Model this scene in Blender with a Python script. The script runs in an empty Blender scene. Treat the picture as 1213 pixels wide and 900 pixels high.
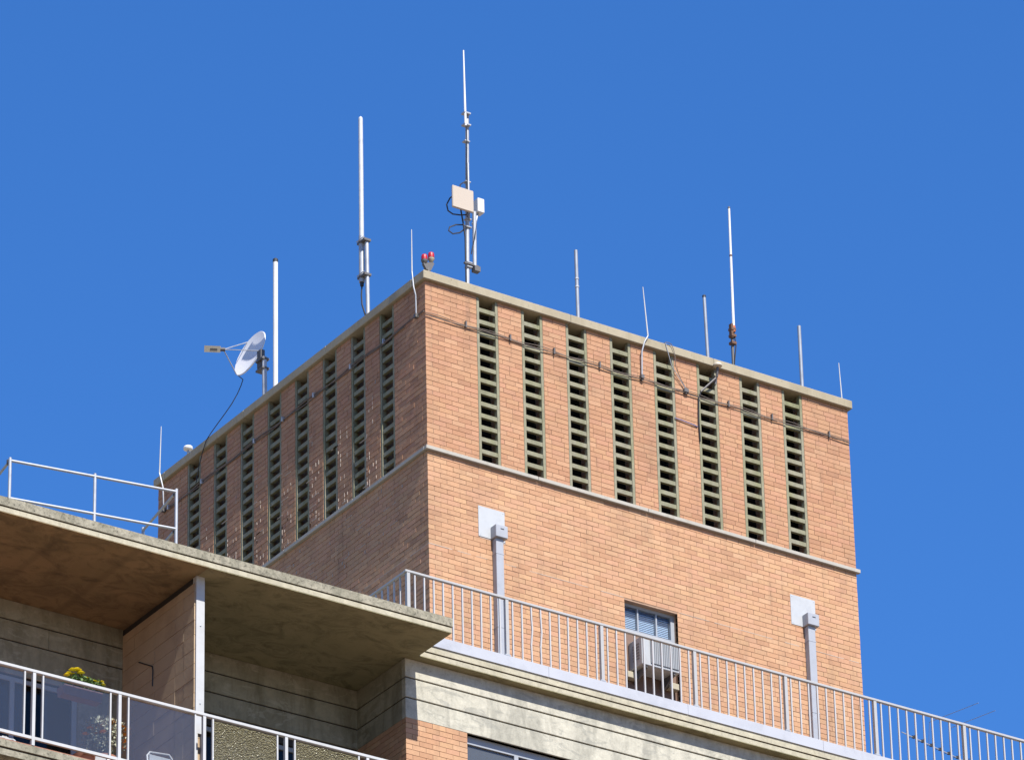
import bpy, math, random
from mathutils import Vector, Matrix
random.seed(7)
S = bpy.context.scene
COL = S.collection
ZO = 43.291                       # height of the tower's string course above the ground

# ------------------------------------------------------------------ camera
RX = (0.8332742652588868, -0.5524707219313131, -0.020738858839290684)
UP = (-0.24857172889686197, -0.40789199561339606, 0.8785420966053624)
FW = (0.49382800087731693, 0.7269114260508049, 0.47721450546509764)
cam = bpy.data.cameras.new('camera'); camo = bpy.data.objects.new('camera', cam); COL.objects.link(camo)
cam.sensor_fit = 'HORIZONTAL'; cam.sensor_width = 36.0; cam.lens = 6713.88 / 1213.0 * 36.0
cam.clip_start = 0.5; cam.clip_end = 9000
camo.matrix_world = Matrix(((RX[0], UP[0], -FW[0], -43.101), (RX[1], UP[1], -FW[1], -65.851),
                            (RX[2], UP[2], -FW[2], -41.591 + ZO), (0, 0, 0, 1)))
S.camera = camo

# ------------------------------------------------------------------ sky and sun
TRAVEL = Vector((0.052, 1.05, -1.33)).normalized()
toward = -TRAVEL
el = math.asin(toward.z); az = math.atan2(toward.x, toward.y)
w = bpy.data.worlds.new('World'); S.world = w; w.use_nodes = True
nt = w.node_tree; bg = nt.nodes['Background']
sky = nt.nodes.new('ShaderNodeTexSky'); sky.sky_type = 'NISHITA'; sky.sun_disc = False
sky.sun_elevation = el; sky.sun_rotation = az
sky.altitude = 0; sky.air_density = 1.0; sky.dust_density = 0.0; sky.ozone_density = 10.0
hs = nt.nodes.new('ShaderNodeHueSaturation'); hs.inputs['Hue'].default_value = 0.506; hs.inputs['Saturation'].default_value = 1.145; hs.inputs['Value'].default_value = 0.98
nt.links.new(sky.outputs[0], hs.inputs['Color']); nt.links.new(hs.outputs[0], bg.inputs[0]); bg.inputs[1].default_value = 0.100
sun = bpy.data.lights.new('sun', 'SUN'); sun.energy = 5.0; sun.angle = math.radians(0.53); sun.color = (1.0, 0.965, 0.91)
suno = bpy.data.objects.new('sun', sun); COL.objects.link(suno)
suno.rotation_euler = TRAVEL.to_track_quat('-Z', 'Y').to_euler(); suno.location = (-20, -60, ZO + 60)
S.view_settings.view_transform = 'Standard'; S.view_settings.look = 'None'
S.view_settings.exposure = 1.05; S.view_settings.gamma = 1.0
S.render.resolution_x = 1024; S.render.resolution_y = 759

# ------------------------------------------------------------------ materials
ALB = 0.65                        # one reflectance scale for every surface, set against the exposure above
def A(c): return None if c is None else tuple(x * ALB for x in c[:3])
def newmat(name):
    m = bpy.data.materials.new(name); m.use_nodes = True
    n = m.node_tree.nodes; b = n['Principled BSDF']
    return m, n, m.node_tree.links, b

def noise(n, l, vec, scale, detail=4, rough=0.55, dist=0.0):
    t = n.new('ShaderNodeTexNoise'); t.inputs['Scale'].default_value = scale; t.inputs['Detail'].default_value = detail
    t.inputs['Roughness'].default_value = rough; t.inputs['Distortion'].default_value = dist
    l.new(vec, t.inputs['Vector']); return t.outputs['Fac']

def ramp(n, l, fac, a, b, ca=(0, 0, 0, 1), cb=(1, 1, 1, 1)):
    r = n.new('ShaderNodeValToRGB'); r.color_ramp.elements[0].position = a; r.color_ramp.elements[1].position = b
    r.color_ramp.elements[0].color = ca; r.color_ramp.elements[1].color = cb
    l.new(fac, r.inputs[0]); return r.outputs[0]

def mix(n, l, fac, a, b, mode='MIX'):
    x = n.new('ShaderNodeMix'); x.data_type = 'RGBA'; x.blend_type = mode
    for i, v in ((0, fac), (6, a), (7, b)):
        if isinstance(v, (int, float)): x.inputs[i].default_value = v
        elif isinstance(v, tuple): x.inputs[i].default_value = (*v[:3], 1)
        else: l.new(v, x.inputs[i])
    return x.outputs[2]

def objvec(n, l, sc=(1, 1, 1), world=True):
    if world:
        g = n.new('ShaderNodeNewGeometry'); src = g.outputs['Position']
    else:
        g = n.new('ShaderNodeTexCoord'); src = g.outputs['Object']
    mp = n.new('ShaderNodeMapping'); mp.inputs['Scale'].default_value = sc
    l.new(src, mp.inputs[0]); return mp.outputs[0]

def bump(n, l, b, h, strength, dist=0.01):
    k = n.new('ShaderNodeBump'); k.inputs['Strength'].default_value = strength; k.inputs['Distance'].default_value = dist
    l.new(h, k.inputs['Height']); l.new(k.outputs[0], b.inputs['Normal'])

def plain(name, col, rough=0.6, metal=0.0, var=0.12, scale=6.0, dirt=None, dirt_amt=0.35, bmp=0.0):
    col = A(col); dirt = A(dirt)
    m, n, l, b = newmat(name)
    v = objvec(n, l)
    f = noise(n, l, v, scale, 5)
    lo = tuple(c * (1 - var) for c in col); hi = tuple(min(1, c * (1 + var)) for c in col)
    c = mix(n, l, f, lo, hi)
    if dirt:
        d = ramp(n, l, noise(n, l, v, scale * 0.6, 8, 0.7), 0.48, 0.68)
        mm = n.new('ShaderNodeMath'); mm.operation = 'MULTIPLY'; mm.inputs[1].default_value = dirt_amt
        l.new(d, mm.inputs[0]); c = mix(n, l, mm.outputs[0], c, dirt)
    l.new(c, b.inputs['Base Color']); b.inputs['Roughness'].default_value = rough; b.inputs['Metallic'].default_value = metal
    if bmp: bump(n, l, b, noise(n, l, v, scale * 8, 4), bmp)
    return m

def brick_mat():
    m, n, l, b = newmat('fired brick')
    a = n.new('ShaderNodeAttribute'); a.attribute_name = 'tint'
    v = objvec(n, l)
    f = noise(n, l, v, 26, 6, 0.65)
    c = mix(n, l, 1.0, a.outputs['Color'], ramp(n, l, f, 0.25, 0.78, (0.88, 0.87, 0.86, 1), (1.10, 1.10, 1.10, 1)), 'MULTIPLY')
    big = ramp(n, l, noise(n, l, objvec(n, l, (1, 1, 0.7)), 0.9, 6, 0.65, 0.6), 0.50, 0.78)
    k = n.new('ShaderNodeMath'); k.operation = 'MULTIPLY'; k.inputs[1].default_value = 0.42; l.new(big, k.inputs[0])
    c = mix(n, l, k.outputs[0], c, (0.15, 0.085, 0.05))
    st = ramp(n, l, noise(n, l, objvec(n, l, (5.5, 5.5, 0.55)), 1.0, 5, 0.6), 0.54, 0.78)
    k2 = n.new('ShaderNodeMath'); k2.operation = 'MULTIPLY'; k2.inputs[1].default_value = 0.38; l.new(st, k2.inputs[0])
    c = mix(n, l, k2.outputs[0], c, (0.11, 0.07, 0.045))
    l.new(c, b.inputs['Base Color']); b.inputs['Roughness'].default_value = 0.88
    bump(n, l, b, noise(n, l, v, 120, 3), 0.25, 0.004)
    return m

def concrete(name, col, stain, lichen, stain_lo=0.45, stain_hi=0.75, speck=0.62, bmp=0.3, patch=None, mottle=0.0):
    """Weathered concrete: broad patches, vertical run marks and fine dark lichen spots."""
    col, stain, lichen, patch = A(col), A(stain), A(lichen), A(patch)
    m, n, l, b = newmat(name)
    v = objvec(n, l)
    c = mix(n, l, noise(n, l, v, 1.6, 6, 0.6, 0.4), tuple(x * 0.86 for x in col), tuple(min(1, x * 1.1) for x in col))
    s = ramp(n, l, noise(n, l, objvec(n, l, (2.6, 2.6, 0.7)), 1.0, 7, 0.66, 0.8), stain_lo, stain_hi)
    c = mix(n, l, s, c, stain)
    run = ramp(n, l, noise(n, l, objvec(n, l, (7, 7, 0.5)), 1.0, 4, 0.6), 0.58, 0.8)
    k = n.new('ShaderNodeMath'); k.operation = 'MULTIPLY'; k.inputs[1].default_value = 0.55; l.new(run, k.inputs[0])
    c = mix(n, l, k.outputs[0], c, stain)
    sp = ramp(n, l, noise(n, l, v, 22, 6, 0.75), speck, speck + 0.12)
    c = mix(n, l, sp, c, lichen)
    if patch:
        pt = ramp(n, l, noise(n, l, objvec(n, l, (1, 1, 2.2)), 1.9, 7, 0.7, 1.2), 0.55, 0.60)
        k3 = n.new('ShaderNodeMath'); k3.operation = 'MULTIPLY'; k3.inputs[1].default_value = 0.6; l.new(pt, k3.inputs[0])
        c = mix(n, l, k3.outputs[0], c, patch)
    if mottle:
        mt = ramp(n, l, noise(n, l, v, 8.5, 9, 0.78, 0.5), 0.32, 0.68, (1 - mottle, 1 - mottle, 1 - mottle * 1.05, 1), (1.12, 1.12, 1.1, 1))
        c = mix(n, l, 1.0, c, mt, 'MULTIPLY')
    l.new(c, b.inputs['Base Color']); b.inputs['Roughness'].default_value = 0.9
    bump(n, l, b, noise(n, l, v, 35, 6, 0.7), bmp, 0.008)
    return m

def soffit_mat(name, col, stain, dark, seam=0.35):
    """Board-marked ceiling concrete: blotchy stains and formwork seams that run front to back."""
    col, stain, dark = A(col), A(stain), A(dark)
    m, n, l, b = newmat(name)
    v = objvec(n, l)
    c = mix(n, l, ramp(n, l, noise(n, l, v, 0.9, 7, 0.62, 0.9), 0.3, 0.7), col, stain)
    d = ramp(n, l, noise(n, l, objvec(n, l, (1.0, 1.6, 1)), 1.7, 9, 0.75, 1.3), 0.47, 0.64)
    k = n.new('ShaderNodeMath'); k.operation = 'MULTIPLY'; k.inputs[1].default_value = 0.75; l.new(d, k.inputs[0])
    c = mix(n, l, k.outputs[0], c, dark)
    wv = n.new('ShaderNodeTexWave'); wv.wave_type = 'BANDS'; wv.bands_direction = 'X'; wv.inputs['Scale'].default_value = 0.27
    wv.inputs['Distortion'].default_value = 0.25; wv.inputs['Detail'].default_value = 3; l.new(v, wv.inputs['Vector'])
    sm = ramp(n, l, wv.outputs['Fac'], 0.95, 1.0)
    k2 = n.new('ShaderNodeMath'); k2.operation = 'MULTIPLY'; k2.inputs[1].default_value = seam; l.new(sm, k2.inputs[0])
    c = mix(n, l, k2.outputs[0], c, dark)
    cr = ramp(n, l, noise(n, l, v, 6.5, 9, 0.8, 2.0), 0.60, 0.66)
    k3 = n.new('ShaderNodeMath'); k3.operation = 'MULTIPLY'; k3.inputs[1].default_value = 0.5; l.new(cr, k3.inputs[0])
    c = mix(n, l, k3.outputs[0], c, dark)
    l.new(c, b.inputs['Base Color']); b.inputs['Roughness'].default_value = 0.92
    bump(n, l, b, noise(n, l, v, 18, 8, 0.75), 0.5, 0.01)
    return m

def glass_mat(name, tint, veil, veil_amt, refl=1.0, rough=0.0):
    m = bpy.data.materials.new(name); m.use_nodes = True
    n = m.node_tree.nodes; l = m.node_tree.links
    n.remove(n['Principled BSDF']); out = n['Material Output']
    t = n.new('ShaderNodeBsdfTransparent'); t.inputs[0].default_value = (*tint, 1)
    g = n.new('ShaderNodeBsdfGlossy'); g.inputs['Roughness'].default_value = rough
    d = n.new('ShaderNodeBsdfDiffuse'); d.inputs[0].default_value = (*veil, 1)  # diffuse veil: dirt plus hazy reflected sky, put into the colour
    x1 = n.new('ShaderNodeMixShader'); x1.inputs[0].default_value = veil_amt
    l.new(t.outputs[0], x1.inputs[1]); l.new(d.outputs[0], x1.inputs[2])
    fr = n.new('ShaderNodeFresnel'); gm = n.new('ShaderNodeNewGeometry')     # the far face of a pane reflects like the near one
    io = n.new('ShaderNodeMath'); io.operation = 'MULTIPLY_ADD'; io.inputs[1].default_value = 1 / 1.5 - 1.5; io.inputs[2].default_value = 1.5
    l.new(gm.outputs['Backfacing'], io.inputs[0]); l.new(io.outputs[0], fr.inputs[0])
    k = n.new('ShaderNodeMath'); k.operation = 'MULTIPLY'; k.inputs[1].default_value = refl; l.new(fr.outputs[0], k.inputs[0])
    x2 = n.new('ShaderNodeMixShader'); l.new(k.outputs[0], x2.inputs[0]); l.new(x1.outputs[0], x2.inputs[1]); l.new(g.outputs[0], x2.inputs[2])
    l.new(x2.outputs[0], out.inputs['Surface']); return m

def obscure_glass():
    """Patterned obscure glass: hammered surface, green-grey body, sparkling facets."""
    m, n, l, b = newmat('hammered obscure glass')
    v = objvec(n, l)
    f = noise(n, l, v, 14, 6, 0.7)
    c = mix(n, l, f, (0.085, 0.075, 0.04), (0.17, 0.15, 0.085))
    l.new(c, b.inputs['Base Color']); b.inputs['Roughness'].default_value = 0.16
    b.inputs['Specular IOR Level'].default_value = 0.8
    vo = n.new('ShaderNodeTexVoronoi'); vo.inputs['Scale'].default_value = 40; l.new(v, vo.inputs['Vector'])
    bump(n, l, b, vo.outputs['Distance'], 1.0, 0.05)
    return m

M = dict(
    brick=brick_mat(),
    mortar=plain('raked mortar', (0.42, 0.27, 0.18), 0.95, var=0.25, scale=12),
    lime=plain('white lime mortar', (0.52, 0.44, 0.37), 0.9, var=0.2, scale=20),
    coping=concrete('coping concrete', (0.43, 0.37, 0.255), (0.31, 0.26, 0.165), (0.17, 0.15, 0.10), 0.45, 0.8, 0.60),
    ledge=concrete('string course concrete', (0.46, 0.43, 0.37), (0.30, 0.27, 0.20), (0.20, 0.18, 0.13), 0.55, 0.85, 0.64),
    louver=concrete('louver concrete', (0.325, 0.305, 0.215), (0.235, 0.235, 0.115), (0.14, 0.14, 0.08), 0.42, 0.72, 0.58, mottle=0.3),
    fascia=concrete('slab edge concrete', (0.45, 0.41, 0.31), (0.24, 0.225, 0.155), (0.12, 0.11, 0.075), 0.44, 0.74, 0.535, 0.9, mottle=0.55),
    cornice=concrete('cornice concrete', (0.55, 0.50, 0.37), (0.40, 0.36, 0.24), (0.22, 0.20, 0.13), 0.50, 0.85, 0.60, 0.5, mottle=0.3),
    band=concrete('front concrete band', (0.60, 0.565, 0.46), (0.34, 0.325, 0.265), (0.24, 0.22, 0.16), 0.46, 0.70, 0.60, 0.35, patch=(0.34, 0.33, 0.28), mottle=0.25),
    band_in=concrete('recess concrete band', (0.38, 0.345, 0.245), (0.22, 0.19, 0.12), (0.14, 0.12, 0.07), 0.44, 0.66, 0.66, 0.2, patch=(0.46, 0.43, 0.33), mottle=0.2),  # darker, browner than the front bands; used on return and back bands
    soffit_l=soffit_mat('bounce warmed stained soffit', (0.37, 0.27, 0.14), (0.26, 0.20, 0.10), (0.11, 0.085, 0.045), 0.3),  # stains, with the bay's warm bounce light put into the colour
    soffit_r=soffit_mat('olive stained soffit', (0.27, 0.245, 0.13), (0.36, 0.315, 0.18), (0.12, 0.105, 0.05), 0.10),  # olive base with darker blotches and faint seams
    divider=plain('tan rendered block', (0.52, 0.38, 0.235), 0.9, var=0.2, scale=2.0, dirt=(0.3, 0.19, 0.11), dirt_amt=0.5, bmp=0.2),
    dark=plain('matt black backing', (0.035, 0.03, 0.026), 0.8),  # near-black colour for the grooves, joint backing and divider gap
    void=plain('plant room shade', (0.012, 0.012, 0.011), 0.95),  # near-black colour puts the interior's shade onto floor and lining
    flashing=plain('white metal flashing', (0.50, 0.51, 0.545), 0.5, 0.0, 0.08, 3.0, (0.36, 0.37, 0.40), 0.6),
    bar=plain('white enamelled bar', (0.53, 0.52, 0.51), 0.45, 0, 0.05, 9.0, (0.48, 0.46, 0.44), 0.3),
    rail=plain('aluminium rail', (0.46, 0.455, 0.44), 0.45, 0.0, 0.08, 9.0, (0.40, 0.40, 0.40), 0.4),
    galv=plain('galvanised steel', (0.47, 0.49, 0.52), 0.5, 0.25, 0.14, 9.0, (0.30, 0.31, 0.33), 0.5),
    dishwhite=plain('dish enamel', (0.92, 0.91, 0.92), 0.5, 0, 0.02, 2.0),
    fibre=plain('weathered fibreglass', (0.60, 0.62, 0.64), 0.5, 0, 0.10, 14.0, (0.40, 0.42, 0.45), 0.6),
    steel=plain('weathered steel tube', (0.33, 0.36, 0.41), 0.5, 0.2, 0.14, 9.0, (0.22, 0.235, 0.26), 0.5),
    white=plain('white fibreglass', (0.80, 0.80, 0.79), 0.45, 0, 0.04, 3.0, (0.55, 0.55, 0.54), 0.25),
    whitepaint=plain('white paint', (0.55, 0.55, 0.54), 0.5, 0, 0.06, 4.0, (0.40, 0.39, 0.37), 0.4),
    plate=plain('white wall plate', (0.51, 0.525, 0.535), 0.55, 0, 0.06, 6.0, (0.38, 0.38, 0.39), 0.5),
    trunk=plain('grey cable trunking', (0.41, 0.425, 0.46), 0.5, 0, 0.06, 6.0, (0.30, 0.31, 0.33), 0.4),
    cream=plain('cream plastic', (0.60, 0.53, 0.40), 0.5, 0, 0.05, 4.0),
    beige=plain('beige antenna cover', (0.56, 0.47, 0.37), 0.5, 0, 0.05, 3.0),
    black=plain('black rubber', (0.02, 0.02, 0.022), 0.55),
    cable=plain('weathered cable', (0.19, 0.15, 0.12), 0.7, var=0.3, scale=12),
    bluecable=plain('blue cable', (0.10, 0.15, 0.36), 0.6),
    bracket=plain('dull steel bracket', (0.14, 0.13, 0.125), 0.6, 0.3, 0.2),
    rust=plain('rusty clamp', (0.16, 0.075, 0.04), 0.8, 0.1, 0.3, 20),
    orange=plain('orange band', (0.55, 0.14, 0.03), 0.6),
    redlamp=plain('red lamp lens', (0.50, 0.006, 0.012), 0.45),
    acwhite=plain('air conditioner case', (0.47, 0.475, 0.47), 0.5, 0, 0.06, 5, (0.35, 0.33, 0.28), 0.4),
    acgrey=plain('air conditioner fins', (0.20, 0.21, 0.22), 0.5, 0.2),
    blind=plain('pale blind slat', (0.80, 0.82, 0.84), 0.5, 0, 0.05),
    winframe=plain('grey window frame', (0.37, 0.39, 0.42), 0.5, 0, 0.06, 5.0),
    brown=plain('brown stained board', (0.21, 0.125, 0.085), 0.8, 0, 0.3, 6),
    block=plain('cream timber block', (0.46, 0.40, 0.28), 0.8, 0, 0.15, 9),
    terracotta=plain('terracotta', (0.40, 0.17, 0.10), 0.8, 0, 0.15, 5.0),
    deck=plain('roof membrane', (0.30, 0.29, 0.27), 0.9, 0, 0.15, 2.0),
    floor_g=plain('grey balcony floor', (0.22, 0.21, 0.17), 0.9, 0, 0.15, 2.0),
    leaf=plain('green leaf', (0.11, 0.19, 0.035), 0.6, 0, 0.4, 30),
    sage=plain('silvery leaf', (0.46, 0.46, 0.32), 0.7, 0, 0.3, 30),
    yellow=plain('yellow petal', (1.10, 0.92, 0.03), 0.6, 0, 0.12, 30),
    marigold=plain('orange petal', (1.0, 0.42, 0.04), 0.6, 0, 0.25, 30),
    pinkbox=plain('dusty pink trough', (0.27, 0.14, 0.13), 0.7, 0, 0.1),
    cloth=plain('white cloth', (0.75, 0.74, 0.72), 0.9, 0, 0.05),
    ground=plain('warm bounce ground', (0.29, 0.20, 0.13), 0.95, 0, 0.25, 0.05),  # unseen; warm colour picked for bounce onto the shaded face
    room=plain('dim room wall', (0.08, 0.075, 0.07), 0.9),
    glass=glass_mat('balcony glass', (0.78, 0.80, 0.83), (0.27, 0.29, 0.33), 0.05, 0.9),
    doorpane=glass_mat('door glass', (0.35, 0.36, 0.38), (0.2, 0.2, 0.2), 0.02, 0.45),
    pane=glass_mat('window glass', (0.80, 0.86, 0.92), (0.4, 0.42, 0.44), 0.05, 0.55),
    darkpane=glass_mat('tinted window glass', (0.50, 0.56, 0.64), (0.20, 0.215, 0.235), 0.30, 0.8),
    obscure=obscure_glass(),
)

# ------------------------------------------------------------------ mesh helpers
class MB:
    """Collects faces in tower coordinates (z counted from the string course) and links them as one mesh object."""
    def __init__(s): s.v = []; s.f = []; s.c = []
    def add(s, vs, fs, col=None):
        o = len(s.v); s.v += [tuple(p) for p in vs]; s.f += [tuple(i + o for i in f) for f in fs]; s.c += [col] * len(fs); return s
    def box(s, x0, x1, y0, y1, z0, z1, col=None):
        return s.add([(x0, y0, z0), (x1, y0, z0), (x1, y1, z0), (x0, y1, z0), (x0, y0, z1), (x1, y0, z1), (x1, y1, z1), (x0, y1, z1)],
                     [(3, 2, 1, 0), (4, 5, 6, 7), (0, 1, 5, 4), (1, 2, 6, 5), (2, 3, 7, 6), (3, 0, 4, 7)], col)
    def bbox(s, x0, x1, y0, y1, z0, z1, b=0.008):
        """box with chamfered edges"""
        vs = []; idx = {}
        def p(a, bb, c):
            k = (round(a, 5), round(bb, 5), round(c, 5))
            if k not in idx: idx[k] = len(vs); vs.append((a, bb, c))
            return idx[k]
        X = (x0, x1); Y = (y0, y1); Z = (z0, z1)
        i = lambda A, k: A[k] + (b if k == 0 else -b)
        fs = []
        for k in (0, 1):
            f = [p(X[k], i(Y, a), i(Z, c)) for a, c in ((0, 0), (1, 0), (1, 1), (0, 1))]; fs.append(f if k else f[::-1])
            f = [p(i(X, a), Y[k], i(Z, c)) for a, c in ((0, 0), (1, 0), (1, 1), (0, 1))]; fs.append(f[::-1] if k else f)
            f = [p(i(X, a), i(Y, c), Z[k]) for a, c in ((0, 0), (1, 0), (1, 1), (0, 1))]; fs.append(f if k else f[::-1])
        for a in (0, 1):
            for c in (0, 1):
                q = [p(X[a], i(Y, c), i(Z, 0)), p(X[a], i(Y, c), i(Z, 1)), p(i(X, a), Y[c], i(Z, 1)), p(i(X, a), Y[c], i(Z, 0))]
                fs.append(q if (a + c) % 2 else q[::-1])
                q = [p(X[a], i(Y, 0), i(Z, c)), p(X[a], i(Y, 1), i(Z, c)), p(i(X, a), i(Y, 1), Z[c]), p(i(X, a), i(Y, 0), Z[c])]
                fs.append(q[::-1] if (a + c) % 2 else q)
                q = [p(i(X, 0), Y[a], i(Z, c)), p(i(X, 1), Y[a], i(Z, c)), p(i(X, 1), i(Y, a), Z[c]), p(i(X, 0), i(Y, a), Z[c])]
                fs.append(q if (a + c) % 2 else q[::-1])
                for d in (0, 1):
                    t = [p(X[a], i(Y, c), i(Z, d)), p(i(X, a), Y[c], i(Z, d)), p(i(X, a), i(Y, c), Z[d])]
                    fs.append(t if (a + c + d) % 2 else t[::-1])
        return s.add(vs, fs)
    def tube(s, pts, r, n=8, r2=None, cap=True):
        P = [Vector(p) for p in pts]; N = len(P); rings = []
        ref = None
        for k in range(N):
            if k == 0: t = P[1] - P[0]
            elif k == N - 1: t = P[-1] - P[-2]
            else: t = (P[k + 1] - P[k]).normalized() + (P[k] - P[k - 1]).normalized()
            t.normalize()
            if ref is None:
                ref = Vector((0, 0, 1)) if abs(t.z) < 0.9 else Vector((1, 0, 0))
            u = (ref - t * ref.dot(t)).normalized(); ref = u; vv = t.cross(u)
            rr = r if r2 is None else r + (r2 - r) * k / (N - 1)
            rings.append([P[k] + (u * math.cos(2 * math.pi * j / n) + vv * math.sin(2 * math.pi * j / n)) * rr for j in range(n)])
        vs = [p for rg in rings for p in rg]; fs = []
        for k in range(N - 1):
            for j in range(n):
                fs.append((k * n + j, k * n + (j + 1) % n, (k + 1) * n + (j + 1) % n, (k + 1) * n + j))
        if cap: fs.append(tuple(range(n))[::-1]); fs.append(tuple((N - 1) * n + j for j in range(n)))
        return s.add(vs, fs)
    def lathe(s, c, prof, n=16, ax=(0, 0, 1)):
        a = Vector(ax).normalized(); u = a.orthogonal().normalized(); v = a.cross(u); c = Vector(c); vs = []; fs = []
        for r, h in prof:
            for j in range(n):
                q = 2 * math.pi * j / n; vs.append(c + a * h + (u * math.cos(q) + v * math.sin(q)) * r)
        for k in range(len(prof) - 1):
            for j in range(n):
                fs.append((k * n + j, k * n + (j + 1) % n, (k + 1) * n + (j + 1) % n, (k + 1) * n + j))
        fs.append(tuple(range(n))[::-1]); fs.append(tuple((len(prof) - 1) * n + j for j in range(n)))
        return s.add(vs, fs)
    def prism(s, prof, ax, a0, a1):
        """extrude a 2D outline along axis 'X' (prof = (y,z)) or 'Y' (prof = (x,z))"""
        k = len(prof)
        mk = (lambda a, p: (a, p[0], p[1])) if ax == 'X' else (lambda a, p: (p[0], a, p[1]))
        vs = [mk(a0, p) for p in prof] + [mk(a1, p) for p in prof]
        fs = [tuple(range(k)), tuple(range(2 * k - 1, k - 1, -1))] + [(i, i + k, (i + 1) % k + k, (i + 1) % k) for i in range(k)]
        return s.add(vs, fs)
    def mesh(s, name, mat, off=(0, 0, 0), smooth=False):
        me = bpy.data.meshes.new(name)
        me.from_pydata([(p[0] - off[0], p[1] - off[1], p[2] - off[2]) for p in s.v], [], s.f)
        if any(c is not None for c in s.c):
            at = me.color_attributes.new('tint', 'FLOAT_COLOR', 'CORNER'); buf = []
            for f, c in zip(s.f, s.c): buf += (list(c) + [1.0]) * len(f)
            at.data.foreach_set('color', buf)
        me.materials.append(M[mat])
        if smooth:
            me.polygons.foreach_set('use_smooth', [True] * len(me.polygons)); me.set_sharp_from_angle(angle=math.radians(38))
        me.validate(); me.update(); return me
    def build(s, name, mat, parent=None, smooth=False, kind=None, label=None):
        if parent is None:
            zs = min(p[2] for p in s.v); xs = [p[0] for p in s.v]; ys = [p[1] for p in s.v]
            off = ((min(xs) + max(xs)) / 2, (min(ys) + max(ys)) / 2, zs)
        else:
            r = parent
            while r.parent: r = r.parent
            off = r['_o']
        o = bpy.data.objects.new(name, s.mesh(name, mat, off, smooth)); COL.objects.link(o)
        if parent is None: o.location = (off[0], off[1], off[2] + ZO); o['_o'] = off
        else: o.parent = parent
        if kind: o['kind'] = kind
        if label: o['label'] = label
        return o

def thing(name, loc, label, cat, group=None):
    o = bpy.data.objects.new(name, None); COL.objects.link(o); o.empty_display_size = 0.2
    o.location = (loc[0], loc[1], loc[2] + ZO); o['_o'] = loc; o['label'] = label; o['category'] = cat
    if group: o['group'] = group
    return o
def tag(o, label, cat, group=None):
    o['label'] = label; o['category'] = cat
    if group: o['group'] = group
    return o
def inst(name, me, parent, loc):
    o = bpy.data.objects.new(name, me); COL.objects.link(o); o.parent = parent
    r = parent
    while r.parent: r = r.parent
    f = r['_o']; o.location = (loc[0] - f[0], loc[1] - f[1], loc[2] - f[2]); return o

PAL = [(0.47, 0.222, 0.122), (0.50, 0.245, 0.140), (0.445, 0.205, 0.112), (0.485, 0.228, 0.138), (0.46, 0.232, 0.130),
       (0.52, 0.272, 0.160), (0.41, 0.182, 0.100), (0.475, 0.215, 0.132), (0.495, 0.250, 0.134), (0.37, 0.165, 0.092)]
WTS = [6, 6, 5, 5, 6, 4, 3, 5, 5, 1.3]
def tint(upper=False): 
    c = random.choices(PAL, WTS)[0]; k = random.uniform(0.95, 1.05); v = [0.38 * a + 0.62 * b for a, b in zip((0.470, 0.226, 0.129), c)]; q = (0.90, 0.845, 0.835) if upper else (1, 1, 1); return (v[0] * k * 0.795 * q[0], v[1] * k * 0.925 * q[1], v[2] * k * 0.885 * q[2])
def split(u0, u1, off, L=0.24, gap=0.0065):
    """brick ends along one course"""
    out = []; a = u0; nxt = u0 + (L if off == 0 else off)
    while a < u1 - 0.02:
        b = min(nxt, u1)
        if u1 - b < 0.045: b = u1
        out.append((a, b - (gap if b < u1 - 1e-6 else 0.0))); a = b; nxt = b + L
    return out

# ------------------------------------------------------------------ ground (structure), unseen, laid for bounce light
g = MB(); g.add([(-3000, -3000, -ZO), (3000, -3000, -ZO), (3000, 3000, -ZO), (-3000, 3000, -ZO)], [(0, 1, 2, 3)])
g.build('ground', 'ground', kind='structure')

# ------------------------------------------------------------------ the brick tower
W = 8.38; CT = 2.985; BASE = -4.12
tower = thing('brick_tower', (W / 2, W / 2, BASE), 'square orange brick plant tower with concrete louvre strips rising above the terrace roof', 'tower')
STR = [(0.98 + 0.8637 * k, 0.98 + 0.8637 * k + 0.41) for k in range(8)]
LSTR = [(a - 0.05, b - 0.03) for a, b in STR]
WX0, WX1, WZ0, WZ1 = 3.69, 4.72, -3.45, -1.735
c = MB(); t0 = 0.007; t1 = 0.26
edges = [t0] + [e for s_ in STR for e in s_] + [W - t0]
for i in range(0, len(edges), 2): c.box(edges[i], edges[i + 1], t0, t1, 0.0, CT)
c.box(t0, WX0, t0, t1, BASE, 0.0); c.box(WX1, W - t0, t0, t1, BASE, 0.0); c.box(WX0, WX1, t0, t1, WZ1, 0.0); c.box(WX0, WX1, t0, t1, BASE, WZ0)
front = c.build('front_wall', 'mortar', tower)
c = MB(); edges = [t1 + 0.001] + [e for s_ in LSTR for e in s_] + [W - t1]
for i in range(0, len(edges), 2): c.box(t0, t1, edges[i], edges[i + 1], 0.0, CT)
c.box(t0, t1, t1 + 0.001, W - t1, BASE, 0.0)
side = c.build('side_wall', 'mortar', tower)
c = MB(); c.box(t0, W - t0, W - t1, W - t0, BASE, CT); c.box(W - t1, W - t0, t1 + .001, W - t1 - .001, BASE, CT)
c.build('rear_wall', 'mortar', tower)
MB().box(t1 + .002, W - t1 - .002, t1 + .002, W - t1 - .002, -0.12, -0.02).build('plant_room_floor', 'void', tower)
# added near-black lining behind the louvres; the unlit room's shade is in its colour
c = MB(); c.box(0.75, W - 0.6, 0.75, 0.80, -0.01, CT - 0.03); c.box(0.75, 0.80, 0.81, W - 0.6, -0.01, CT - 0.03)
c.build('added_dark_lining', 'void', tower)
c = MB(); c.box(0.28, W - 0.28, 0.28, W - 0.28, CT + 0.02, CT + 0.09); c.build('roof_deck', 'deck', tower)

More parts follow.
